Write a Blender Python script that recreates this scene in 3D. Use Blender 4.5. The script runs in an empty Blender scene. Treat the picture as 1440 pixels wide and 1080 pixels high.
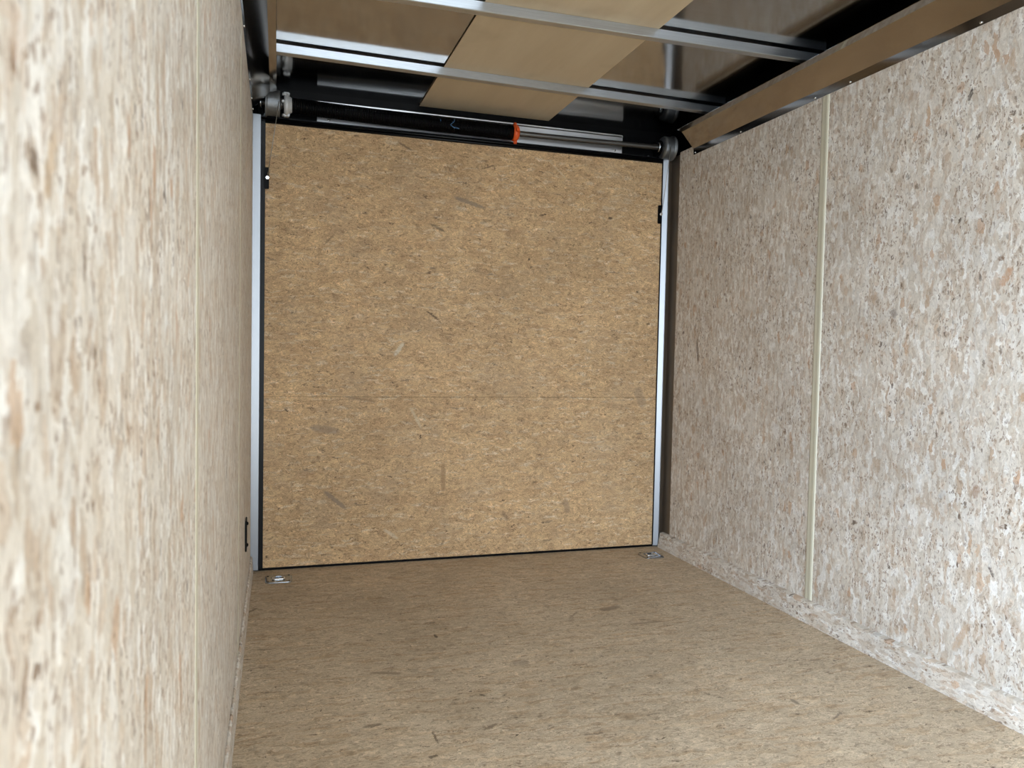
import bpy, bmesh, math, random
from mathutils import Vector, Matrix

random.seed(7)
sc = bpy.context.scene
col = sc.collection

# ------------------------------------------------------------------ camera
F_PX, YAW, PITCH, ROLL = 1091.8, 0.30546, -0.04159, 0.02001
CAM = Vector((0.01425, -3.48835, 0.96892))
fw = Vector((math.sin(YAW) * math.cos(PITCH), math.cos(YAW) * math.cos(PITCH), math.sin(PITCH)))
rt = Vector((math.cos(YAW), -math.sin(YAW), 0))
up = rt.cross(fw)
r2 = rt * math.cos(ROLL) + up * math.sin(ROLL)
u2 = -rt * math.sin(ROLL) + up * math.cos(ROLL)
cd = bpy.data.cameras.new('camera')
cam = bpy.data.objects.new('camera', cd)
col.objects.link(cam)
cam.matrix_world = Matrix(((r2.x, u2.x, -fw.x, CAM.x), (r2.y, u2.y, -fw.y, CAM.y),
                           (r2.z, u2.z, -fw.z, CAM.z), (0, 0, 0, 1)))
cd.sensor_width = 36
cd.lens = F_PX / 1440 * 36
cd.clip_start = 0.02
cd.dof.use_dof = True
cd.dof.focus_distance = 3.0
cd.dof.aperture_fstop = 9.0
sc.camera = cam

# ------------------------------------------------------------------ light
w = bpy.data.worlds.new('daylight')
sc.world = w
w.use_nodes = True
bg = w.node_tree.nodes['Background']
# open sky, brighter and bluer on the side the entrance faces and higher up
wt = w.node_tree
tc = wt.nodes.new('ShaderNodeTexCoord')
dp = wt.nodes.new('ShaderNodeVectorMath'); dp.operation = 'DOT_PRODUCT'
dp.inputs[1].default_value = Vector((-0.80, -0.10, 0.59)).normalized()
wt.links.new(tc.outputs['Generated'], dp.inputs[0])
mr = wt.nodes.new('ShaderNodeMapRange'); mr.clamp = True
mr.inputs[1].default_value = 0.15; mr.inputs[2].default_value = 0.95
wt.links.new(dp.outputs['Value'], mr.inputs[0])
mx = wt.nodes.new('ShaderNodeMix'); mx.data_type = 'RGBA'
mx.inputs[6].default_value = (0.50, 0.56, 0.61, 1)
mx.inputs[7].default_value = (1.34, 1.64, 2.06, 1)
wt.links.new(mr.outputs[0], mx.inputs[0])
wt.links.new(mx.outputs[2], bg.inputs[0])
bg.inputs[1].default_value = 11.0

# daylight comes in through the open end behind the camera and through the side entrance in the left wall
YB = -4.9                      # plane of the open end behind the camera
OPEN_X0, OPEN_X1, OPEN_Z1 = -0.09, 1.92, 1.98
ld = bpy.data.lights.new('opening_portal', 'AREA')
ld.shape = 'RECTANGLE'
ld.size = OPEN_X1 - OPEN_X0
ld.size_y = OPEN_Z1
ld.cycles.is_portal = True
lo = bpy.data.objects.new('opening_portal', ld)
col.objects.link(lo)
lo.matrix_world = Matrix(((1, 0, 0, (OPEN_X0 + OPEN_X1) / 2), (0, 0, -1, YB - 0.06), (0, 1, 0, OPEN_Z1 / 2), (0, 0, 0, 1)))
DOOR_Y0, DOOR_Y1, DOOR_Z1 = -4.25, -3.18, 1.95
ld = bpy.data.lights.new('doorway_portal', 'AREA')
ld.shape = 'RECTANGLE'
ld.size = DOOR_Y1 - DOOR_Y0
ld.size_y = DOOR_Z1
ld.cycles.is_portal = True
lo = bpy.data.objects.new('doorway_portal', ld)
col.objects.link(lo)
lo.matrix_world = Matrix(((0, 0, -1, -0.2), (1, 0, 0, (DOOR_Y0 + DOOR_Y1) / 2), (0, -1, 0, DOOR_Z1 / 2), (0, 0, 0, 1)))

sc.view_settings.view_transform = 'Standard'
sc.view_settings.look = 'None'
sc.view_settings.gamma = 1
sc.view_settings.use_curve_mapping = False
sc.view_settings.exposure = 0.0

# ------------------------------------------------------------------ material helpers
def lin(c):
    def f(v):
        v /= 255
        return v / 12.92 if v <= 0.04045 else ((v + 0.055) / 1.055) ** 2.4
    return (f(c[0]), f(c[1]), f(c[2]), 1)


class NT:
    def __init__(self, name):
        self.m = bpy.data.materials.new(name)
        self.m.use_nodes = True
        self.t = self.m.node_tree
        self.b = self.t.nodes['Principled BSDF']

    def n(self, typ, **kw):
        nd = self.t.nodes.new(typ)
        for k, v in kw.items():
            setattr(nd, k, v)
        return nd

    def put(self, sock, v):
        if isinstance(v, bpy.types.NodeSocket):
            self.t.links.new(v, sock)
        else:
            sock.default_value = v

    def math(self, op, a, b=0.0, c=0.0):
        nd = self.n('ShaderNodeMath', operation=op)
        self.put(nd.inputs[0], a); self.put(nd.inputs[1], b); self.put(nd.inputs[2], c)
        return nd.outputs[0]

    def ramp(self, v, lo, hi, a=0.0, b=1.0):
        nd = self.n('ShaderNodeMapRange')
        nd.clamp = True
        self.put(nd.inputs[0], v)
        for i, x in zip((1, 2, 3, 4), (lo, hi, a, b)):
            self.put(nd.inputs[i], x)
        return nd.outputs[0]

    def vec(self, x, y, z=0.0):
        nd = self.n('ShaderNodeCombineXYZ')
        self.put(nd.inputs[0], x); self.put(nd.inputs[1], y); self.put(nd.inputs[2], z)
        return nd.outputs[0]

    def sep(self, v):
        nd = self.n('ShaderNodeSeparateXYZ')
        self.put(nd.inputs[0], v)
        return nd.outputs

    def map(self, v, scale=(1, 1, 1), rot=0.0, loc=(0, 0, 0)):
        nd = self.n('ShaderNodeMapping')
        nd.vector_type = 'POINT'
        self.put(nd.inputs[0], v)
        nd.inputs[1].default_value = loc
        nd.inputs[2].default_value = (0, 0, rot)
        nd.inputs[3].default_value = scale
        return nd.outputs[0]

    def vadd(self, a, b):
        nd = self.n('ShaderNodeVectorMath', operation='ADD')
        self.put(nd.inputs[0], a); self.put(nd.inputs[1], b)
        return nd.outputs[0]

    def vscale(self, a, s):
        nd = self.n('ShaderNodeVectorMath', operation='SCALE')
        self.put(nd.inputs[0], a); nd.inputs[3].default_value = s
        return nd.outputs[0]

    def noise(self, v, scale=1.0, detail=3.0, rough=0.55, dims='2D', dist=0.0):
        nd = self.n('ShaderNodeTexNoise', noise_dimensions=dims)
        self.put(nd.inputs['Vector'], v)
        nd.inputs['Scale'].default_value = scale
        nd.inputs['Detail'].default_value = detail
        nd.inputs['Roughness'].default_value = rough
        nd.inputs['Distortion'].default_value = dist
        return nd.outputs

    def voro(self, v, scale=1.0, rnd=1.0, feat='F1'):
        nd = self.n('ShaderNodeTexVoronoi', voronoi_dimensions='2D', feature=feat)
        self.put(nd.inputs['Vector'], v)
        nd.inputs['Scale'].default_value = scale
        nd.inputs['Randomness'].default_value = rnd
        return nd.outputs

    def mix(self, fac, a, b, mode='MIX'):
        nd = self.n('ShaderNodeMix', data_type='RGBA', blend_type=mode)
        self.put(nd.inputs[0], fac); self.put(nd.inputs[6], a); self.put(nd.inputs[7], b)
        return nd.outputs[2]

    def sepc(self, c):
        nd = self.n('ShaderNodeSeparateColor')
        self.put(nd.inputs[0], c)
        return nd.outputs

    def bump(self, h, strength=0.2, dist=0.002):
        nd = self.n('ShaderNodeBump')
        nd.inputs['Strength'].default_value = strength
        nd.inputs['Distance'].default_value = dist
        self.put(nd.inputs['Height'], h)
        self.t.links.new(nd.outputs[0], self.b.inputs['Normal'])


# individual chips, splinters and stains: (grain axis, cross axis, half length, half width, angle, colour, strength)
DOOR_MARKS = [
    (0.303, 0.297, 0.0659, 0.0107, -0.71, (122, 108, 94), 0.8),
    (0.894, 1.647, 0.0786, 0.0099, -0.26, (124, 112, 98), 0.8),
    (0.257, 0.611, 0.0648, 0.0187, -0.16, (122, 108, 96), 0.6),
    (0.578, 0.969, 0.0379, 0.0096, 0.95, (208, 198, 174), 0.85),
    (0.660, 0.657, 0.0572, 0.0065, -1.08, (200, 182, 152), 0.7),
    (0.790, 0.384, 0.0693, 0.0117, -1.55, (126, 94, 64), 0.6),
    (0.412, 0.744, 0.0713, 0.0055, -0.16, (126, 96, 66), 0.7),
    (0.728, 1.127, 0.0360, 0.0043, -0.59, (74, 58, 44), 0.9),
    (0.745, 1.524, 0.0401, 0.0066, -0.43, (96, 82, 64), 0.8),
    (1.321, 1.834, 0.0605, 0.0036, -0.71, (206, 186, 154), 0.7),
    (0.681, 0.572, 0.0114, 0.0041, -1.56, (48, 36, 28), 0.95),
    (1.597, 1.626, 0.0113, 0.0068, 0.07, (48, 36, 28), 0.9),
    (1.186, 1.404, 0.0048, 0.0070, -0.72, (48, 36, 28), 0.9),
    (0.603, 1.515, 0.2248, 0.0025, 0.09, (196, 172, 136), 0.5),
    (0.552, 0.132, 0.0421, 0.0079, -0.62, (204, 188, 160), 0.7),
    (1.404, 0.224, 0.0367, 0.0163, -1.29, (134, 114, 94), 0.6),
    (1.092, 0.192, 0.0285, 0.0085, -1.03, (120, 98, 76), 0.6),
    (1.252, 1.618, 0.0183, 0.0041, 0.25, (66, 50, 36), 0.9),
    (0.977, 1.816, 0.0361, 0.0035, 0.36, (96, 74, 54), 0.8),
    (0.093, 0.696, 0.0097, 0.0045, -0.69, (48, 36, 28), 0.95),
    (0.594, 1.873, 0.0357, 0.0049, -0.45, (92, 72, 54), 0.8),
    (0.016, 0.060, 0.0059, 0.0062, -0.06, (48, 36, 28), 0.9),
    (1.784, 0.755, 0.0522, 0.0268, -1.16, (132, 116, 98), 0.5),
    (0.361, 0.744, 0.2169, 0.0024, 0.05, (138, 108, 78), 0.5),
    (0.265, 1.439, 0.0332, 0.0045, 0.83, (104, 84, 62), 0.6),
]
WALL_R_MARKS = [
    (1.199, -1.868, 0.0300, 0.0110, -0.55, (188, 148, 116), 0.9),
    (1.250, -1.851, 0.0093, 0.0075, -1.14, (122, 94, 72), 0.9),
    (0.601, -1.804, 0.0192, 0.0122, 2.95, (158, 128, 104), 0.85),
    (0.172, -1.776, 0.0521, 0.0110, -0.48, (190, 162, 134), 0.8),
    (1.115, -1.476, 0.0151, 0.0130, -2.46, (140, 128, 120), 0.8),
    (1.729, -1.729, 0.0173, 0.0066, -0.37, (56, 40, 30), 0.95),
    (0.387, -1.864, 0.0171, 0.0048, -2.55, (92, 78, 68), 0.9),
    (1.561, -1.859, 0.0066, 0.0045, -2.59, (60, 44, 34), 0.9),
    (1.447, -1.544, 0.0172, 0.0084, -0.89, (150, 124, 100), 0.7),
    (1.375, -1.712, 0.0087, 0.0051, 2.60, (60, 46, 36), 0.9),
    (1.787, -1.514, 0.0220, 0.0136, -0.92, (170, 146, 124), 0.6),
    (1.171, -1.374, 0.0319, 0.0107, -1.56, (168, 142, 116), 0.6),
    (0.988, -0.292, 0.0538, 0.0093, -2.97, (84, 64, 50), 0.8),
    (1.298, -0.819, 0.0396, 0.0117, -0.18, (140, 116, 98), 0.7),
    (1.149, -1.701, 0.0028, 0.0041, -2.01, (48, 36, 28), 0.9),
    (0.572, -1.691, 0.0176, 0.0086, -0.76, (206, 206, 204), 0.7),
]
WALL_L_MARKS = [
    (1.055, -3.057, 0.0208, 0.0067, -2.63, (196, 170, 138), 0.8),
    (0.939, -3.079, 0.0053, 0.0043, 2.41, (134, 108, 84), 0.9),
    (1.083, -3.109, 0.0020, 0.0019, 1.68, (150, 112, 84), 0.9),
    (0.941, -3.096, 0.0026, 0.0018, 2.15, (128, 104, 84), 0.8),
    (1.099, -3.106, 0.0129, 0.0116, 0.18, (200, 176, 154), 0.5),
    (1.038, -2.959, 0.0038, 0.0045, 2.16, (140, 116, 92), 0.8),
    (1.134, -2.894, 0.0028, 0.0037, 1.80, (120, 98, 80), 0.8),
    (0.880, -3.056, 0.0049, 0.0037, 2.35, (150, 124, 98), 0.8),
    (1.223, -2.418, 0.0104, 0.0120, 2.00, (150, 126, 102), 0.7),
]
FLOOR_MARKS = [
    (1.266, -0.822, 0.0511, 0.0183, 0.35, (118, 100, 84), 0.75),
    (0.421, -1.618, 0.0335, 0.0033, -1.56, (92, 72, 54), 0.85),
    (0.278, -1.516, 0.0260, 0.0066, 0.11, (98, 78, 58), 0.8),
    (0.570, -1.601, 0.0266, 0.0066, 0.53, (112, 94, 78), 0.8),
    (0.358, -1.199, 0.0501, 0.0089, -0.31, (120, 100, 82), 0.7),
    (0.397, -1.707, 0.0117, 0.0059, 0.32, (70, 54, 40), 0.9),
    (0.564, -0.940, 0.0170, 0.0054, -1.56, (60, 46, 36), 0.9),
    (0.599, -1.418, 0.0090, 0.0059, -1.11, (70, 54, 40), 0.9),
    (0.621, -1.663, 0.0032, 0.0065, -0.87, (48, 36, 28), 0.9),
    (1.437, -1.685, 0.0184, 0.0071, -1.56, (110, 96, 84), 0.8),
    (1.495, -1.787, 0.0326, 0.0037, 0.51, (112, 98, 86), 0.8),
    (0.775, -1.226, 0.0281, 0.0247, -0.16, (128, 112, 98), 0.5),
    (-0.033, -0.522, 0.0294, 0.0080, 0.96, (98, 76, 54), 0.8),
    (1.330, -0.999, 0.0718, 0.0084, 0.01, (120, 102, 84), 0.6),
    (1.921, -1.318, 0.0553, 0.0130, 0.55, (136, 120, 104), 0.5),
    (1.099, -0.858, 0.0442, 0.0054, 0.82, (120, 100, 84), 0.6),
    (1.833, -1.695, 0.0051, 0.0092, -1.52, (48, 36, 28), 0.9),
]


def osb(name, axes, P):
    """Oriented strand board: every strand is a warped cell whose own fibres run in its own direction;
    loose flakes, fine splinters and pits lie over them.  axes = (grain axis, cross axis)."""
    m = NT(name)
    co = m.n('ShaderNodeTexCoord').outputs['Object']
    s = m.sep(co)
    base = m.vec(s[axes[0]], s[axes[1]])
    base = m.vadd(base, (P.get('seed', 0) * 3.17, P.get('seed', 0) * 1.73, 0))
    wn = m.noise(m.map(base, (16, 30, 1)), 1.0, 3.0, 0.6)[1]
    wn = m.vadd(wn, (-0.5, -0.5, -0.5))
    warp = m.vadd(base, m.vscale(wn, P['warp']))
    wn2 = m.noise(m.map(base, (110, 150, 1)), 1.0, 2.0, 0.6)[1]
    warp = m.vadd(warp, m.vscale(m.vadd(wn2, (-0.5, -0.5, -0.5)), P['warp2']))

    def fibres(cells, amp, su, sv, off, detail=4.0):
        """fibre noise whose direction changes from strand to strand"""
        q = m.sepc(m.voro(m.map(warp, (cells[0], cells[1], 1), 0.0, off))['Color'])
        ang = m.math('MULTIPLY', m.math('SUBTRACT', m.math('ADD', q[0], q[1]), 1.0), amp)
        r = m.n('ShaderNodeVectorRotate', rotation_type='Z_AXIS')
        m.put(r.inputs['Vector'], m.vadd(base, m.vscale(wn, P['swirl'])))
        m.put(r.inputs['Angle'], ang)
        return m.noise(m.map(r.outputs[0], (su, sv, 1), 0.0, off), 1.0, detail, 0.62)[0], q[2]

    su, sv = P['fib']
    fa, tone = fibres(P['L'], P['amp'], su, sv, (0, 0, 0))
    fb, tone2 = fibres((P['L'][0] * 1.7, P['L'][1] * 1.5), P['amp'] * 1.3, su * 1.6, sv * 0.8, (4.3, 1.7, 0))
    fib = m.math('ADD', m.math('MULTIPLY', fa, 0.55), m.math('MULTIPLY', fb, 0.45))
    bl = m.noise(base, P.get('blot', 2.3), 3.0, 0.55)[0]
    bl2 = m.noise(m.vadd(base, (9, 4, 0)), P.get('blot', 2.3) * 1.9, 3.0, 0.6)[0]
    mid = m.math('ADD', m.math('MULTIPLY', tone, 0.6), m.math('MULTIPLY', tone2, 0.4))
    color = m.mix(mid, P['c0'], P['c1'])
    for i, (rot, fu, fv, thr, ca, cb, op) in enumerate(P['flakes']):
        off = (i * 1.37 + 0.3, i * 2.11 + 0.7, 0)
        q = m.sepc(m.voro(m.map(warp, (fu, fv, 1), rot, off))['Color'])
        mask = m.math('MULTIPLY', m.math('GREATER_THAN', q[1], thr), op)
        color = m.mix(mask, color, m.mix(q[0], ca, cb))
    k = P['fibamt']
    fac = m.ramp(fib, 0.28, 0.72, 1 - k, 1 + k)
    color = m.mix(1.0, color, m.vec(fac, fac, fac), 'MULTIPLY')
    fac = m.ramp(bl, 0.3, 0.7, 1 - P['blotamt'], 1 + P['blotamt'])
    color = m.mix(1.0, color, m.vec(fac, fac, fac), 'MULTIPLY')
    color = m.mix(m.ramp(bl2, 0.52, 0.75, 0, P['greyamt']), color, P['grey'])
    for i, (rot, fu, fv, r, keep, cc, op) in enumerate(P['dark']):
        off = (i * 3.71 + 0.9, i * 1.31 + 2.2, 0)
        v = m.voro(m.map(warp, (fu, fv, 1), rot, off))
        q = m.sepc(v['Color'])
        rr = m.math('MULTIPLY', q[2], r)
        a = m.ramp(v['Distance'], m.math('MULTIPLY', rr, 0.6), rr, 1, 0)
        a = m.math('MULTIPLY', a, m.math('GREATER_THAN', q[0], keep))
        if P.get('clump'):
            a = m.math('MULTIPLY', a, m.ramp(bl2, 0.38, 0.58, 0.3, 1))
        color = m.mix(m.math('MULTIPLY', a, op), color, cc)
    raw = m.vadd(m.vec(s[axes[0]], s[axes[1]]), m.vscale(m.vadd(wn2, (-0.5, -0.5, -0.5)), 0.012))
    grain = m.ramp(fib, 0.36, 0.56, 0.35, 1.0)
    for u, v, hl, hw, ang, cc, op in P.get('marks', ()):
        d = m.vadd(raw, (-u, -v, 0))
        def dot(k):
            nd = m.n('ShaderNodeVectorMath', operation='DOT_PRODUCT')
            m.put(nd.inputs[0], d)
            nd.inputs[1].default_value = k
            return nd.outputs['Value']
        a = dot((math.cos(ang) / hl, math.sin(ang) / hl, 0))
        b = dot((-math.sin(ang) / hw, math.cos(ang) / hw, 0))
        rr = m.math('ADD', m.math('MULTIPLY', m.math('MULTIPLY', a, a), m.math('MULTIPLY', a, a)), m.math('MULTIPLY', b, b))
        color = m.mix(m.math('MULTIPLY', m.ramp(rr, 0.4, 1.3, op, 0), grain), color, lin(cc))
    m.t.links.new(color, m.b.inputs['Base Color'])
    m.b.inputs['Roughness'].default_value = P.get('rough', 0.62)
    m.b.inputs['Specular IOR Level'].default_value = P.get('spec', 0.35)
    m.bump(m.math('ADD', fib, m.math('MULTIPLY', tone, 0.4)), P.get('bump', 0.25), 0.002)
    return m.m


def wall_params(seed, marks):
    return dict(marks=marks,
        seed=seed, warp=0.03, warp2=0.010, L=(20, 70), amp=0.30,
        c0=lin((199, 188, 172)), c1=lin((221, 214, 203)),
        flakes=[(0.12, 20, 60, 0.74, lin((202, 194, 182)), lin((232, 229, 223)), 0.6),
                (0.3, 36, 95, 0.84, lin((228, 224, 215)), lin((238, 236, 231)), 0.65),
                (-0.25, 30, 110, 0.82, lin((176, 157, 136)), lin((197, 181, 161)), 0.65),
                (0.5, 44, 120, 0.88, lin((178, 154, 130)), lin((200, 180, 158)), 0.6),
                (-0.1, 26, 80, 0.980, lin((182, 156, 130)), lin((196, 174, 150)), 0.75),
                (0.8, 30, 70, 0.988, lin((186, 148, 116)), lin((194, 164, 134)), 0.7)],
        swirl=0.05, fib=(36, 240), fibamt=0.22, blotamt=0.07, blot=3.0,
        grey=lin((222, 215, 204)), greyamt=0.2,
        dark=[(0.1, 46, 130, 0.42, 0.56, lin((144, 119, 97)), 0.75),
              (-0.45, 60, 150, 0.40, 0.62, lin((136, 112, 92)), 0.75),
              (0.7, 66, 140, 0.36, 0.74, lin((122, 100, 82)), 0.75),
              (0.3, 22, 46, 0.24, 0.84, lin((92, 74, 60)), 0.85),
              (-1.0, 60, 170, 0.4, 0.80, lin((132, 106, 84)), 0.7),
              (0.2, 14, 90, 0.30, 0.92, lin((112, 90, 72)), 0.7),
              (-0.7, 26, 80, 0.30, 0.90, lin((104, 84, 68)), 0.75)],
        clump=True, bump=0.25, rough=0.5, spec=0.4)


def tan_params(seed, marks, c0, c1, dk, amp=0.8, fib=(32, 215), fibamt=0.8):
    return dict(
        marks=marks, seed=seed, warp=0.035, warp2=0.010, L=(14, 34), amp=amp,
        c0=c0, c1=c1,
        flakes=[(0.35, 12, 70, 0.86, lin((178, 150, 116)), lin((198, 172, 138)), 0.35),
                (-0.4, 14, 80, 0.87, lin((160, 128, 94)), lin((178, 148, 112)), 0.4),
                (0.8, 26, 170, 0.965, lin((206, 186, 156)), lin((212, 196, 168)), 0.4),
                (-0.8, 24, 190, 0.965, lin((206, 186, 156)), lin((212, 196, 168)), 0.4),
                (0.25, 22, 130, 0.965, lin((206, 188, 160)), lin((212, 196, 168)), 0.35)],
        swirl=0.12, fib=fib, fibamt=fibamt, blotamt=0.10, blot=2.0,
        grey=lin((168, 150, 126)), greyamt=0.22,
        dark=[(0.15, 22, 180, 0.38, 0.74, dk, 0.55),
              (-0.5, 24, 190, 0.38, 0.76, dk, 0.55),
              (0.8, 26, 180, 0.36, 0.82, dk, 0.6),
              (-1.2, 26, 180, 0.34, 0.88, dk, 0.55),
              (0.0, 22, 34, 0.075, 0.60, lin((60, 44, 32)), 0.85),
              (-0.6, 7, 60, 0.26, 0.965, lin((118, 102, 84)), 0.7),
              (0.5, 14, 120, 0.24, 0.91, lin((78, 60, 44)), 0.8),
              (-0.3, 12, 140, 0.22, 0.91, lin((84, 64, 46)), 0.8)],
        bump=0.3, rough=0.6, spec=0.3)


WALL_R = osb('wall_strand_board', (2, 1), wall_params(1, WALL_R_MARKS))
KICK = osb('kick_board_strand', (1, 2), wall_params(7, ()))
WALL_L = osb('pale_strand_board', (2, 1), wall_params(4, WALL_L_MARKS))
DOOR = osb('door_strand_board', (0, 2), tan_params(2, DOOR_MARKS, lin((178, 145, 106)), lin((198, 166, 124)), lin((128, 98, 68))))
FLOOR = osb('floor_strand_board', (0, 1), tan_params(5, FLOOR_MARKS, lin((183, 163, 136)), lin((201, 183, 157)), lin((124, 102, 80)), 0.32, (26, 190), 0.58))


def simple(name, c, rough=0.5, metal=0.0, spec=0.5, nz=0.0, nscale=60, brush=None, bump=0.0, coat=0.0, rvar=0.0):
    m = NT(name)
    m.b.inputs['Metallic'].default_value = metal
    m.b.inputs['Roughness'].default_value = rough
    m.b.inputs['Specular IOR Level'].default_value = spec
    m.b.inputs['Coat Weight'].default_value = coat
    co = m.n('ShaderNodeTexCoord').outputs['Object']
    if brush:
        v = m.map(co, brush)
        nn = m.noise(v, 1.0, 4.0, 0.6, '3D')[0]
    else:
        nn = m.noise(co, nscale, 4.0, 0.6, '3D')[0]
    f = m.ramp(nn, 0.25, 0.75, 1 - nz, 1 + nz)
    cc = m.mix(1.0, lin(c), m.vec(f, f, f), 'MULTIPLY')
    m.t.links.new(cc, m.b.inputs['Base Color'])
    if rvar:
        m.t.links.new(m.ramp(nn, 0.25, 0.75, rough - rvar, rough + rvar), m.b.inputs['Roughness'])
    if bump:
        m.bump(nn, bump, 0.001)
    return m.m


def metal_sheet(name, c, rough, wav, wscale, strength):
    """thin rolled sheet with soft oil-can waviness"""
    m = NT(name)
    co = m.n('ShaderNodeTexCoord').outputs['Object']
    m.b.inputs['Metallic'].default_value = 1
    m.b.inputs['Roughness'].default_value = rough
    n1 = m.noise(m.map(co, wscale), 1.0, 2.0, 0.5, '3D')[0]
    n2 = m.noise(m.map(co, (3, 160, 160)), 1.0, 3.0, 0.6, '3D')[0]
    f = m.ramp(n2, 0.3, 0.7, 0.96, 1.04)
    m.t.links.new(m.mix(1.0, lin(c), m.vec(f, f, f), 'MULTIPLY'), m.b.inputs['Base Color'])
    m.bump(n1, strength, wav)
    return m.m


ROOF = metal_sheet('galvanized_roof_sheet', (178, 178, 178), 0.12, 0.02, (2.6, 1.3, 1), 0.10)
COVE = metal_sheet('mill_finish_cove_sheet', (160, 156, 152), 0.10, 0.004, (6, 1.2, 6), 0.10)
BOW = simple('brushed_bow_metal', (190, 196, 202), 0.33, 1.0, nz=0.16, brush=(1.5, 600, 600), bump=0.05)
ALU = simple('brushed_aluminium', (190, 190, 190), 0.32, 1.0, nz=0.05, brush=(1.5, 700, 700))
TRACK = simple('brushed_track_metal', (142, 144, 147), 0.38, 1.0, nz=0.05, brush=(700, 700, 1.5))
JAMB = simple('dull_jamb_metal', (150, 141, 130), 0.42, 1.0, nz=0.06, brush=(300, 300, 2))
BLACK = simple('black_painted_steel', (5, 5, 6), 0.45, 0.0, 0.1, nz=0.2, nscale=40)
RUBBER = simple('black_rubber', (6, 6, 7), 0.35, 0.0, 0.2, nz=0.2, nscale=90)
SPRING = simple('oiled_spring_steel', (5, 5, 6), 0.4, 0.0, 0.1, nz=0.3, nscale=60)
CAST = simple('cast_aluminium', (128, 131, 133), 0.5, 0.9, nz=0.15, nscale=90, bump=0.2)
CONE = simple('light_cast_metal', (200, 202, 202), 0.55, 0.4, nz=0.12, nscale=120, bump=0.2)
ORANGE = simple('orange_paint', (214, 84, 30), 0.5, 0.0, 0.4, nz=0.15, nscale=80, bump=0.15)
SHAFT = simple('dull_shaft_steel', (96, 94, 91), 0.38, 0.9, nz=0.1, brush=(3, 200, 200))
ZINC = simple('zinc_plated_steel', (168, 172, 176), 0.26, 1.0, nz=0.1, nscale=120)
SCREW = simple('bright_screw_metal', (230, 230, 228), 0.25, 1.0, nz=0.05)
WIRE = simple('steel_wire', (165, 160, 150), 0.4, 0.8, nz=0.2, nscale=400)
BATTEN = simple('cream_plastic_strip', (203, 198, 176), 0.35, 0.0, 0.45, nz=0.03, nscale=30)
BLUE = simple('blue_paint_mark', (70, 104, 140), 0.6, 0.0, 0.3, nz=0.2, nscale=200)
GROUND = simple('pale_gravel', (170, 165, 158), 0.9, 0.0, 0.2, nz=0.15, nscale=30)
WHITE = simple('white_sheet_lining', (225, 224, 218), 0.4, 0.0, 0.4, nz=0.03, nscale=5)


def board_mat():
    m = NT('tan_luan_board')
    co = m.n('ShaderNodeTexCoord').outputs['Object']
    g = m.noise(m.map(co, (9, 1.2, 9)), 1.0, 4.0, 0.6, '3D')[0]
    st = m.noise(co, 3.2, 3.0, 0.55, '3D')[0]
    c = m.mix(m.ramp(g, 0.3, 0.7), lin((186, 168, 139)), lin((198, 182, 153)))
    c = m.mix(m.ramp(st, 0.56, 0.8, 0, 0.45), c, lin((134, 112, 84)))
    m.t.links.new(c, m.b.inputs['Base Color'])
    m.b.inputs['Roughness'].default_value = 0.6
    m.b.inputs['Specular IOR Level'].default_value = 0.3
    return m.m


BOARD = board_mat()

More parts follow.
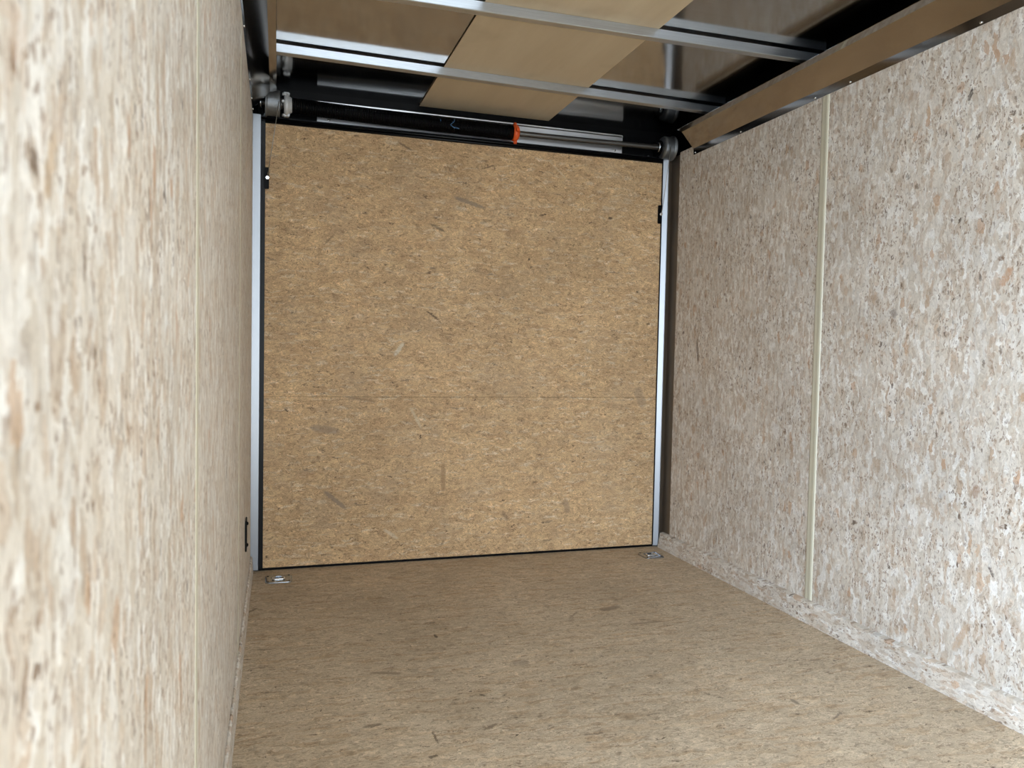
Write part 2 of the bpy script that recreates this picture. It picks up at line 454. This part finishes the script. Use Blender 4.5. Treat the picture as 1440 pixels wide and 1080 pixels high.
# ------------------------------------------------------------------ mesh helpers
class MB:
    def __init__(self):
        self.bm = bmesh.new()

    def box(self, x0, y0, z0, x1, y1, z1, bev=0.0):
        vs = [self.bm.verts.new((x, y, z)) for x in (x0, x1) for y in (y0, y1) for z in (z0, z1)]
        F = [(0, 1, 3, 2), (4, 6, 7, 5), (0, 4, 5, 1), (2, 3, 7, 6), (0, 2, 6, 4), (1, 5, 7, 3)]
        fs = [self.bm.faces.new([vs[i] for i in f]) for f in F]
        if bev:
            es = list({e for f in fs for e in f.edges})
            bmesh.ops.bevel(self.bm, geom=es, offset=bev, segments=2, affect='EDGES')
        return self

    def prism(self, poly, a, b, axis='y'):
        """closed polygon swept along an axis; poly coords are the two other axes in xyz order"""
        def p(q, t):
            return {'x': (t, q[0], q[1]), 'y': (q[0], t, q[1]), 'z': (q[0], q[1], t)}[axis]
        A = [self.bm.verts.new(p(q, a)) for q in poly]
        B = [self.bm.verts.new(p(q, b)) for q in poly]
        n = len(poly)
        for i in range(n):
            j = (i + 1) % n
            self.bm.faces.new((A[i], A[j], B[j], B[i]))
        self.bm.faces.new(A[::-1]); self.bm.faces.new(B)
        return self

    def loft(self, polyA, polyB):
        A = [self.bm.verts.new(q) for q in polyA]
        B = [self.bm.verts.new(q) for q in polyB]
        n = len(A)
        for i in range(n):
            j = (i + 1) % n
            self.bm.faces.new((A[i], A[j], B[j], B[i]))
        self.bm.faces.new(A[::-1]); self.bm.faces.new(B)
        return self

    def tube(self, pts, r, seg=10, cap=True):
        pts = [Vector(p) for p in pts]
        rings = []
        prev = None
        for i, p in enumerate(pts):
            a = pts[max(i - 1, 0)]; b = pts[min(i + 1, len(pts) - 1)]
            d = (b - a).normalized()
            if prev is None:
                h = Vector((0, 0, 1)) if abs(d.z) < 0.9 else Vector((1, 0, 0))
                u = d.cross(h).normalized()
            else:
                u = (prev - d * prev.dot(d)).normalized()
            prev = u
            v = d.cross(u)
            rr = r[i] if isinstance(r, (list, tuple)) else r
            rings.append([self.bm.verts.new(p + (u * math.cos(t) + v * math.sin(t)) * rr)
                          for t in (2 * math.pi * k / seg for k in range(seg))])
        for A, B in zip(rings, rings[1:]):
            for k in range(seg):
                f = self.bm.faces.new((A[k], A[(k + 1) % seg], B[(k + 1) % seg], B[k]))
                f.smooth = True
        if cap:
            self.bm.faces.new(rings[0][::-1]); self.bm.faces.new(rings[-1])
        return self

    def lathe_x(self, prof, y, z, seg=40):
        """prof: list of (x, r) revolved about the x axis through (y, z)"""
        rings = []
        for x, r in prof:
            rings.append([self.bm.verts.new((x, y + r * math.cos(t), z + r * math.sin(t)))
                          for t in (2 * math.pi * k / seg for k in range(seg))])
        for A, B in zip(rings, rings[1:]):
            for k in range(seg):
                f = self.bm.faces.new((A[k], A[(k + 1) % seg], B[(k + 1) % seg], B[k]))
                f.smooth = True
        self.bm.faces.new(rings[0][::-1]); self.bm.faces.new(rings[-1])
        for f in self.bm.faces:
            f.normal_update()
        return self

    def screw(self, p, n, r=0.005, h=0.003):
        """domed screw head seated at p facing n"""
        p = Vector(p); n = Vector(n).normalized()
        return self.tube([p - n * 0.001, p + n * h * 0.4, p + n * h * 0.8, p + n * h], [r, r, r * 0.75, r * 0.35], 12)

    def build(self, name, mat, parent=None, origin=None):
        bmesh.ops.recalc_face_normals(self.bm, faces=self.bm.faces)
        me = bpy.data.meshes.new(name)
        self.bm.to_mesh(me); self.bm.free()
        me.materials.append(mat)
        o = bpy.data.objects.new(name, me)
        col.objects.link(o)
        if parent is not None:
            o.parent = parent
            par = parent
            off = Vector((0, 0, 0))
            while par is not None:
                off += par.location; par = par.parent
            me.transform(Matrix.Translation(-off))
        elif origin is not None:
            me.transform(Matrix.Translation(-Vector(origin)))
            o.location = origin
        return o


def tag(o, label=None, cat=None, group=None, kind=None):
    if label: o['label'] = label
    if cat: o['category'] = cat
    if group: o['group'] = group
    if kind: o['kind'] = kind
    return o


def empty(name, loc, label, cat, group=None):
    o = bpy.data.objects.new(name, None)
    o.empty_display_size = 0.05
    o.location = loc
    col.objects.link(o)
    return tag(o, label, cat, group)


def struct(o, label=None, cat=None):
    return tag(o, label, cat, None, 'structure')


# ------------------------------------------------------------------ dimensions
W, H = 1.87, 1.9135            # ramp door lining
XR = 1.926                     # right wall face
ZROOF = 2.078
def XL(y): return -0.050 + 0.0124 * (y + 0.08)      # left wall leans very slightly outwards towards the camera
WALLTOP = 1.955
YW = -0.078                    # walls stop here, short of the rear frame

# ------------------------------------------------------------------ setting
struct(MB().box(-0.22, YB - 0.1, -0.03, 2.08, 0.012, 0.0).build('floor', FLOOR),
       'tan strand board floor running back to the ramp door', 'floor')
struct(MB().box(XR, YB, 0, XR + 0.02, YW, WALLTOP).build('wall_right', WALL_R),
       'pale flecked strand board wall on the right', 'wall')
mb = MB()
for (ya, yb, za, zb) in ((DOOR_Y1, YW, 0, WALLTOP), (YB, DOOR_Y0, 0, WALLTOP)):
    A = [(XL(ya), ya, za), (XL(ya), ya, zb), (XL(ya) - 0.02, ya, zb), (XL(ya) - 0.02, ya, za)]
    B = [(XL(yb), yb, za), (XL(yb), yb, zb), (XL(yb) - 0.02, yb, zb), (XL(yb) - 0.02, yb, za)]
    mb.loft(A, B)
struct(mb.build('wall_left', WALL_L), 'pale cream strand board wall close beside the camera', 'wall')
struct(MB().box(-0.19, YB - 0.05, OPEN_Z1, 2.0, YB, ZROOF).build('trim_13', BLACK))
# outer shell behind the linings
struct(MB().box(XR + 0.021, YB, 0, 2.0, 0.12, ZROOF).build('trim_1', BLACK))
mb = MB()
mb.box(-0.19, DOOR_Y1, 0, -0.135, 0.12, ZROOF).box(-0.19, YB, 0, -0.135, DOOR_Y0, ZROOF).box(-0.19, DOOR_Y0, DOOR_Z1, -0.135, DOOR_Y1, ZROOF)
struct(mb.build('trim_2', BLACK))
struct(MB().box(-0.2, YB - 0.05, ZROOF, 2.02, 0.14, ZROOF + 0.02).build('ceiling', ROOF),
       'shiny bare metal roof sheet above the bows', 'ceiling')
# ground outside the side entrance
struct(MB().box(-14, -16, -0.47, 10, 8, -0.45).build('ground', GROUND))

# kick boards
mb = MB()
mb.prism([(1.893, 0.0005), (1.9065, 0.0715), (1.9080, 0.0730), (XR - 0.0005, 0.0755), (XR - 0.0005, 0.0005)], YB + 0.001, -0.018)
struct(mb.build('baseboard_right', KICK), 'low strand board kick board along the right wall', 'baseboard')
mb = MB()
def kick(y):
    x = XL(y) + 0.0005
    return [(x, y, 0.0005), (x + 0.010, y, 0.0005), (x + 0.007, y, 0.066), (x + 0.003, y, 0.071), (x, y, 0.071)]
mb.loft(kick(DOOR_Y1), kick(-0.022))
struct(mb.build('baseboard_left', KICK), 'low strand board kick board along the left wall', 'baseboard')

# joint strips on the walls
def batten(side, y, name):
    wd, th = 0.019, (0.0045 if side > 0 else 0.0012)
    mb = MB()
    if side > 0:
        prof = [(XR, y - wd), (XR - th * 0.6, y - wd * 0.9), (XR - th, y - wd * 0.55), (XR - th * 0.75, y + 0.002),
                (XR - th * 0.75, y + wd * 0.7), (XR - th * 0.3, y + wd), (XR, y + wd)]
        z0 = 0.077
    else:
        prof = [(XL(y - wd), y - wd), (XL(y) + th * 0.6, y - wd * 0.9), (XL(y) + th, y - wd * 0.5), (XL(y) + th, y + wd * 0.5),
                (XL(y) + th * 0.4, y + wd), (XL(y + wd), y + wd)]
        z0 = 0.072
    mb.prism(prof, z0, 1.9125, 'z')
    return struct(mb.build(name, BATTEN))
batten(1, -1.118, 'trim_3')
batten(-1, -1.118, 'trim_4')
batten(-1, -2.34, 'trim_5')
batten(1, -2.34, 'trim_6')

# rear frame: jambs, tracks, header
mb = MB()
mb.prism([(1.905, -0.002), (1.9125, 0.012), (1.922, -0.006), (1.9265, YW - 0.001), (1.946, YW - 0.001), (1.946, 0.06), (1.905, 0.06)], 0.0005, 1.945, 'z')
struct(mb.build('trim_7', JAMB), 'dull metal jamb between the right track and the right wall', 'jamb')
mb = MB()
mb.prism([(-0.0545, -0.002), (-0.062, 0.012), (-0.068, -0.006), (-0.070, YW + 0.001), (-0.134, YW + 0.001), (-0.134, 0.06), (-0.0545, 0.06)], 0.0005, 1.945, 'z')
struct(mb.build('trim_8', JAMB), 'dull metal jamb between the left track and the left wall', 'jamb')
def track(x0, x1, s, name, lab):
    """aluminium extrusion whose face is canted towards the opening; s=+1 on the right"""
    a, b = (x0, x1) if s > 0 else (x1, x0)          # a = door side, b = wall side
    mb = MB()
    mb.prism([(a, 0.03), (a, 0.002 if s > 0 else -0.004), (a + s * 0.001, 0.0005 if s > 0 else -0.007), (b - s * 0.0035, -0.0095), (b, -0.0095), (b, -0.002), (b, 0.03)], 0.006, 1.945, 'z')
    return struct(mb.build(name, TRACK), lab, 'door track')
track(-0.0535, -0.0185, -1, 'trim_9', 'bright metal upright on the left of the ramp door')
track(1.8755, 1.904, 1, 'trim_10', 'bright metal upright on the right of the ramp door')
struct(MB().box(-0.134, 0.05, 1.9, XR + 0.02, 0.12, ZROOF).build('trim_11', BLACK), 'black steel header above the ramp door', 'header')
struct(MB().box(-0.0545, 0.005, -0.012, 1.905, 0.05, 0.009).build('trim_12', BLACK))

# ------------------------------------------------------------------ ramp door
door = bpy.data.objects.new('door_1', None)
col.objects.link(door)
struct(door, 'closed ramp door lined with two tan strand board sheets', 'door')
MB().box(0.0, 0.0, 0.012, W, 0.018, 0.7545).build('lower_panel', DOOR, door)
MB().box(0.0, 0.0, 0.7556, W, 0.018, H).build('upper_panel', DOOR, door)
MB().box(-0.018, 0.0185, 0.01, W + 0.005, 0.048, H + 0.015).build('door_core', BLACK, door)
# seal round the opening: two beads
mb = MB()
for x0, x1 in ((-0.0182, -0.0006), (W + 0.0006, W + 0.0052)):
    mb.box(x0, -0.006, 0.010, x1, 0.018, H + 0.012, 0.0015)
for z, r in ((H + 0.0065, 0.0055), (H + 0.0185, 0.0065)):
    mb.tube([(-0.018, -0.001, z), (W * 0.5, -0.001, z), (W + 0.004, -0.001, z)], r, 14)
mb.box(-0.018, 0.002, H + 0.001, W + 0.004, 0.018, H + 0.03)
mb.build('rubber_seal', RUBBER, door)
# cable brackets on the door edges
def cable_bracket(xa, xb, z, bx):
    b = MB().box(xa, -0.010, z - 0.045, xb, -0.0003, z + 0.045, 0.002).build('cable_bracket', BLACK, door)
    MB().tube([(bx, -0.010, z), (bx, -0.026, z)], 0.0045, 12).tube([(bx, -0.016, z), (bx, -0.0205, z)], 0.008, 6).build('bolt', SCREW, b)
    return b
cable_bracket(-0.006, 0.0155, 1.682, 0.0085)
cable_bracket(1.8525, 1.8735, 1.662, 1.863)

# ------------------------------------------------------------------ header plate
hp = MB()
hp.prism([(0.0495, 1.954), (0.0445, 1.954), (0.0385, 2.030), (0.0495, 2.030)], 0.213, 1.671, 'x')
hp.prism([(0.0495, 2.0301), (0.0385, 2.0301), (0.034, 2.034), (0.034, 2.036), (0.0425, 2.034), (0.0415, 2.040), (0.0415, 2.0425), (0.0495, 2.0425)], 0.213, 1.671, 'x')
plate = tag(hp.build('header_plate', ALU, None, (0.94, 0.047, 1.954)), 'long bare aluminium plate on the black header behind the spring', 'plate')
for x in (0.262, 0.99, 1.632):
    MB().screw((x, 0.0445, 1.9655), (0, -1, 0), 0.0055, 0.004).build('screw', SCREW, plate)

# ------------------------------------------------------------------ torsion spring assembly
YS = -0.022
def zs(x):     # the loaded shaft sags a little between its bearings
    t = (x - 0.0) / 1.9
    return 1.993 - 0.008 * t - 0.011 * math.sin(math.pi * min(max(t, 0), 1))
asm = empty('torsion_spring_assembly', (0.93, YS, 1.985),
            'long black torsion spring on a steel shaft with cable drums above the ramp door', 'torsion spring')
mb = MB()
mb.tube([(x, YS, zs(x)) for x in [-0.046 + i * (1.925 + 0.046) / 40 for i in range(41)]], 0.0127, 16)
mb.build('shaft', SHAFT, asm)
# coil
wr, R = 0.0034, 0.0300
x0, x1 = 0.105, 1.088
turns = int((x1 - x0) / (2 * wr * 1.02))
pts = []
N = turns * 22
for i in range(N + 1):
    t = i / N
    x = x0 + (x1 - x0) * t
    a = 2 * math.pi * turns * t
    pts.append((x, YS + R * math.cos(a), zs(x) + R * math.sin(a)))
MB().tube(pts, wr, 6).build('coil_spring', SPRING, asm)
sp = [o for o in asm.children if o.name.startswith('coil_spring')][0]
# chalked blue tick on the coils
def onspring(x, ang):
    rr = R + wr + 0.0004
    return Vector((x, YS - rr * math.cos(ang), zs(x) + rr * math.sin(ang)))
for seq in (((0.805, 0.75), (0.802, 0.35), (0.785, -0.15), (0.800, -0.42), (0.826, -0.5)), ((0.74, 0.5), (0.741, 0.2))):
    MB().tube([onspring(*s) for s in seq], 0.0022, 6).build('blue_mark', BLUE, sp)
# stationary cone (left) with two ears
mb = MB()
zc = zs(0.086)
mb.lathe_x([(0.073, 0.030), (0.074, 0.044), (0.078, 0.046), (0.084, 0.047), (0.088, 0.047), (0.092, 0.038), (0.104, 0.031), (0.112, 0.0268)], YS, zc)
for s in (-1, 1):
    mb.box(0.070, YS - 0.012, zc + s * 0.044 - 0.0055, 0.0965, YS + 0.012, zc + s * 0.044 + 0.0075, 0.003)
    mb.tube([(0.066, YS - 0.03 * s, zc + s * 0.035), (0.082, YS - 0.03 * s, zc + s * 0.035)], 0.006, 8)
mb.tube([(0.069, YS - 0.036, zc), (0.069, YS - 0.056, zc)], 0.0055, 6)
mb.build('stationary_cone', CONE, asm)
# winding cone (right), orange, with set-screw lugs
mb = MB()
xc = 1.10; zc = zs(xc)
mb.lathe_x([(1.072, 0.0265), (1.084, 0.027), (1.0845, 0.034), (1.092, 0.0375), (1.100, 0.0375), (1.107, 0.035), (1.113, 0.028), (1.1135, 0.018)], YS, zc)
for a in (-1.5, 0.1, 1.7, 3.2):
    c = Vector((1.0985, YS - 0.040 * math.cos(a), zc + 0.040 * math.sin(a)))
    d = Vector((0, -math.cos(a), math.sin(a)))
    mb.tube([c - d * 0.012, c + d * 0.004, c + d * 0.0085], [0.0095, 0.0085, 0.0075], 10)
mb.build('winding_cone', ORANGE, asm)

def drum(xa, xb, s):
    """grooved cable drum; s = side of its big flange"""
    mb = MB()
    z = zs((xa + xb) / 2)
    Ld = xb - xa
    prof = [(xa, 0.014), (xa, 0.056)]
    if s > 0:
        prof = [(xa, 0.020), (xa + 0.001, 0.050), (xa + 0.006, 0.0515)]
        body0, body1 = xa + 0.008, xb - 0.014
    else:
        prof = [(xa, 0.020), (xa + 0.001, 0.0585), (xa + 0.006, 0.0595), (xa + 0.009, 0.0545)]
        body0, body1 = xa + 0.011, xb - 0.008
    k = 8
    for i in range(k):
        a = body0 + (body1 - body0) * i / k
        b = body0 + (body1 - body0) * (i + 0.5) / k
        prof += [(a, 0.0535), (b, 0.0523)]
    if s > 0:
        prof += [(xb - 0.011, 0.0525), (xb - 0.009, 0.0590), (xb - 0.003, 0.0595), (xb - 0.001, 0.058), (xb, 0.020)]
    else:
        prof += [(xb - 0.005, 0.0535), (xb - 0.001, 0.052), (xb, 0.020)]
    mb.lathe_x(prof, YS, z, 48)
    d = mb.build('cable_drum', CAST, asm)
    xm = xa if s > 0 else xb
    MB().tube([(xm - s * 0.011, YS, z - 0.0), (xm + s * 0.002, YS, z)], 0.022, 20).build('hub', SHAFT, d)
drum(-0.004, 0.0585, -1)
drum(1.853, 1.914, 1)

# bearing brackets
def bracket(x, s):
    z = zs(x)
    mb = MB()
    poly = []
    for k in range(13):
        a = math.pi * 0.5 + math.pi * k / 12
        poly.append((YS + 0.034 * math.cos(a), z + 0.034 * math.sin(a)))
    poly = [(0.0485, z + 0.040), (YS, z + 0.034)] + poly[1:-1] + [(YS + 0.01, z - 0.038), (0.0485, z - 0.055)]
    mb.prism(poly, x - 0.0015, x + 0.0015, 'x')
    mb.box(min(x, x - s * 0.045), 0.0455, z - 0.055, max(x, x - s * 0.045), 0.0490, z + 0.040)
    e = mb.build('bearing_bracket', BLACK, asm)
    mb = MB()
    xs = x - s * 0.002
    mb.lathe_x([(min(xs, xs - s * 0.012), 0.0245), (max(xs, xs - s * 0.012), 0.0245)], YS, z, 28)
    mb.build('bearing', ZINC, e)
    mb = MB()
    mb.tube([(x - s * 0.028, 0.0455, z - 0.036), (x - s * 0.028, 0.036, z - 0.036)], 0.008, 6)
    mb.build('bolt', ZINC, e)
bracket(1.8425, 1)
bracket(-0.0295, -1)

# lift cables
def cable(p, q, r, lab):
    mb = MB()
    mb.tube([p, tuple((Vector(p) + Vector(q)) * 0.5 + Vector((0, -0.0005, 0))), q], r, 8)
    o = mb.build('lift_cable', WIRE, None, q)
    return tag(o, lab, 'cable', 'lift cables')
cable((0.0525, YS - 0.0555, zs(0.05) - 0.005), (0.0085, -0.0225, 1.682), 0.0016, 'thin steel cable from the left drum down to the bolt on the left door edge')
cable((1.8745, YS - 0.0555, zs(1.87) - 0.005), (1.863, -0.0225, 1.662), 0.0016, 'thin steel cable from the right drum down to the bolt on the right door edge')

# ------------------------------------------------------------------ roof bows and ceiling board
def bow(yl, yr, label):
    """hat section roof bow: box with flanges; runs across the trailer"""
    z0, z1 = 2.040, 2.0705
    xa, xb = -0.10, 1.944
    def sec(x, y):
        return [(x, y - 0.0005, z1 - 0.001), (x, y, z0 + 0.002), (x, y + 0.002, z0), (x, y + 0.031, z0), (x, y + 0.033, z0 + 0.002),
                (x, y + 0.0335, z1 - 0.002), (x, y + 0.048, z1 - 0.002), (x, y + 0.048, z1), (x, y - 0.0005, z1)]
    mb = MB().loft(sec(xa, yl), sec(xb, yr))
    o = mb.build('roof_bow', BOW, None, (0.93, (yl + yr) / 2 + 0.02, z0))
    return tag(o, label, 'roof bow', 'roof bows')
bow(-0.494, -0.434, 'metal roof bow nearest the ramp door and spring')
bow(-1.063, -1.085, 'metal roof bow crossing the very top of the picture')
mb = MB().loft([(0.662, -1.95, 2.0715), (0.662, -1.95, 2.0738), (1.262, -1.95, 2.0738), (1.262, -1.95, 2.0715)],
               [(0.662, 0.045, 2.0715), (0.662, 0.045, 2.0738), (1.285, 0.045, 2.0738), (1.285, 0.045, 2.0715)])
tag(mb.build('ceiling_board', BOARD, None, (0.96, -0.95, 2.0715)), 'thin tan wood board laid lengthwise above the roof bows', 'board')

# ------------------------------------------------------------------ coves along the wall tops
def cove_poly(x, s, y):
    """s=+1 right wall, -1 left wall; x is the wall face"""
    t = 0.0012
    out = [(0.0, 1.9135), (0.0025, 1.9425), (0.066, 2.014), (0.092, 2.021)]
    a = [(x - s * (d + 0.0008), y, z) for d, z in out]
    b = [(x - s * (d + 0.0008 - t * (0.6, 0.8, 0.2, 0.0)[i]), y, z + t * (0.0, 0.4, 1.2, 1.2)[i]) for i, (d, z) in enumerate(out)]
    return a + b[::-1]
def cove(s, label, ys, yend):
    f = (lambda y: XR) if s > 0 else XL
    e = empty('cove_trim', (f(-1.8), -1.8, 1.9135), label, 'trim', 'metal coves along the wall tops')
    MB().loft(cove_poly(f(YB), s, YB + 0.01), cove_poly(f(yend), s, yend)).build('cove_sheet', COVE, e)
    for y in ys:
        MB().screw((f(y) - s * 0.0022, y, 1.921), (-s, 0, 0.1), 0.0042, 0.003).build('screw', SCREW, e)
    return e
cove(1, 'sloping metal cove along the top of the right wall', (-0.222, -0.590, -1.06, -1.24, -1.755), -0.205)
cove(-1, 'sloping metal cove along the top of the left wall', (-0.16, -0.30, -0.52, -1.0), -0.10)

# ------------------------------------------------------------------ floor tie-downs
def tie_down(x0, y0, x1, y1, label):
    cx, cy = (x0 + x1) / 2, (y0 + y1) / 2
    hx, hy = (x1 - x0) / 2, (y1 - y0) / 2
    e = empty('tie_down', (cx, cy, 0), label, 'tie-down', 'floor tie-downs')
    # rounded-rectangle rim with raised lip round a sunken pan
    def rr(sx, sy, r, z, n=5):
        P = []
        for qx, qy, a0 in ((1, 1, 0), (-1, 1, 90), (-1, -1, 180), (1, -1, 270)):
            for k in range(n + 1):
                a = math.radians(a0 + 90 * k / n)
                P.append((cx + qx * (sx - r) + r * math.cos(a), cy + qy * (sy - r) + r * math.sin(a), z))
        return P
    mb = MB()
    loops = [rr(hx, hy, 0.016, 0.0003), rr(hx - 0.001, hy - 0.001, 0.016, 0.004), rr(hx - 0.004, hy - 0.004, 0.014, 0.006),
             rr(hx - 0.020, hy - 0.020, 0.010, 0.0055), rr(hx - 0.025, hy - 0.025, 0.007, 0.0016)]
    V = [[mb.bm.verts.new(p) for p in L] for L in loops]
    for A, B in zip(V, V[1:]):
        n = len(A)
        for i in range(n):
            mb.bm.faces.new((A[i], A[(i + 1) % n], B[(i + 1) % n], B[i])).smooth = True
    mb.bm.faces.new(V[-1]); mb.bm.faces.new(V[0][::-1])
    mb.build('rim_plate', ZINC, e)
    # D ring lying in the pan
    pts = []
    for k in range(33):
        a = 2 * math.pi * k / 32
        yy = 0.022 * math.sin(a)
        pts.append((cx + 0.024 * math.cos(a), cy + max(yy, -0.013), 0.0062))
    MB().tube(pts, 0.0036, 8).build('ring', SCREW, e)
    MB().box(cx - 0.013, cy + 0.015, 0.002, cx + 0.013, cy + 0.028, 0.0115, 0.002).build('ring_clip', ZINC, e)
    for sx in (-1, 1):
        for sy in (-1, 1):
            MB().screw((cx + sx * (hx - 0.012), cy + sy * (hy - 0.012), 0.0055), (0, 0, 1), 0.0042, 0.002).build('screw', BLACK, e)
tie_down(0.010, -0.203, 0.118, -0.098, 'bright metal tie-down plate on the floor by the left door track')
tie_down(1.732, -0.214, 1.832, -0.112, 'bright metal tie-down plate on the floor by the right door track')

# ------------------------------------------------------------------ small black fitting on the left wall
yl = -0.62
e = empty('wall_bracket', (XL(yl), yl, 0.27), 'small flat black bracket low on the left wall', 'bracket')
MB().box(XL(yl) + 0.0006, yl - 0.05, 0.255, XL(yl) + 0.006, yl + 0.02, 0.365, 0.0015).build('backplate', BLACK, e)
for z in (0.272, 0.348):
    MB().screw((XL(yl) + 0.006, yl - 0.015, z), (1, 0, 0), 0.0065, 0.005).build('screw', BLACK, e)
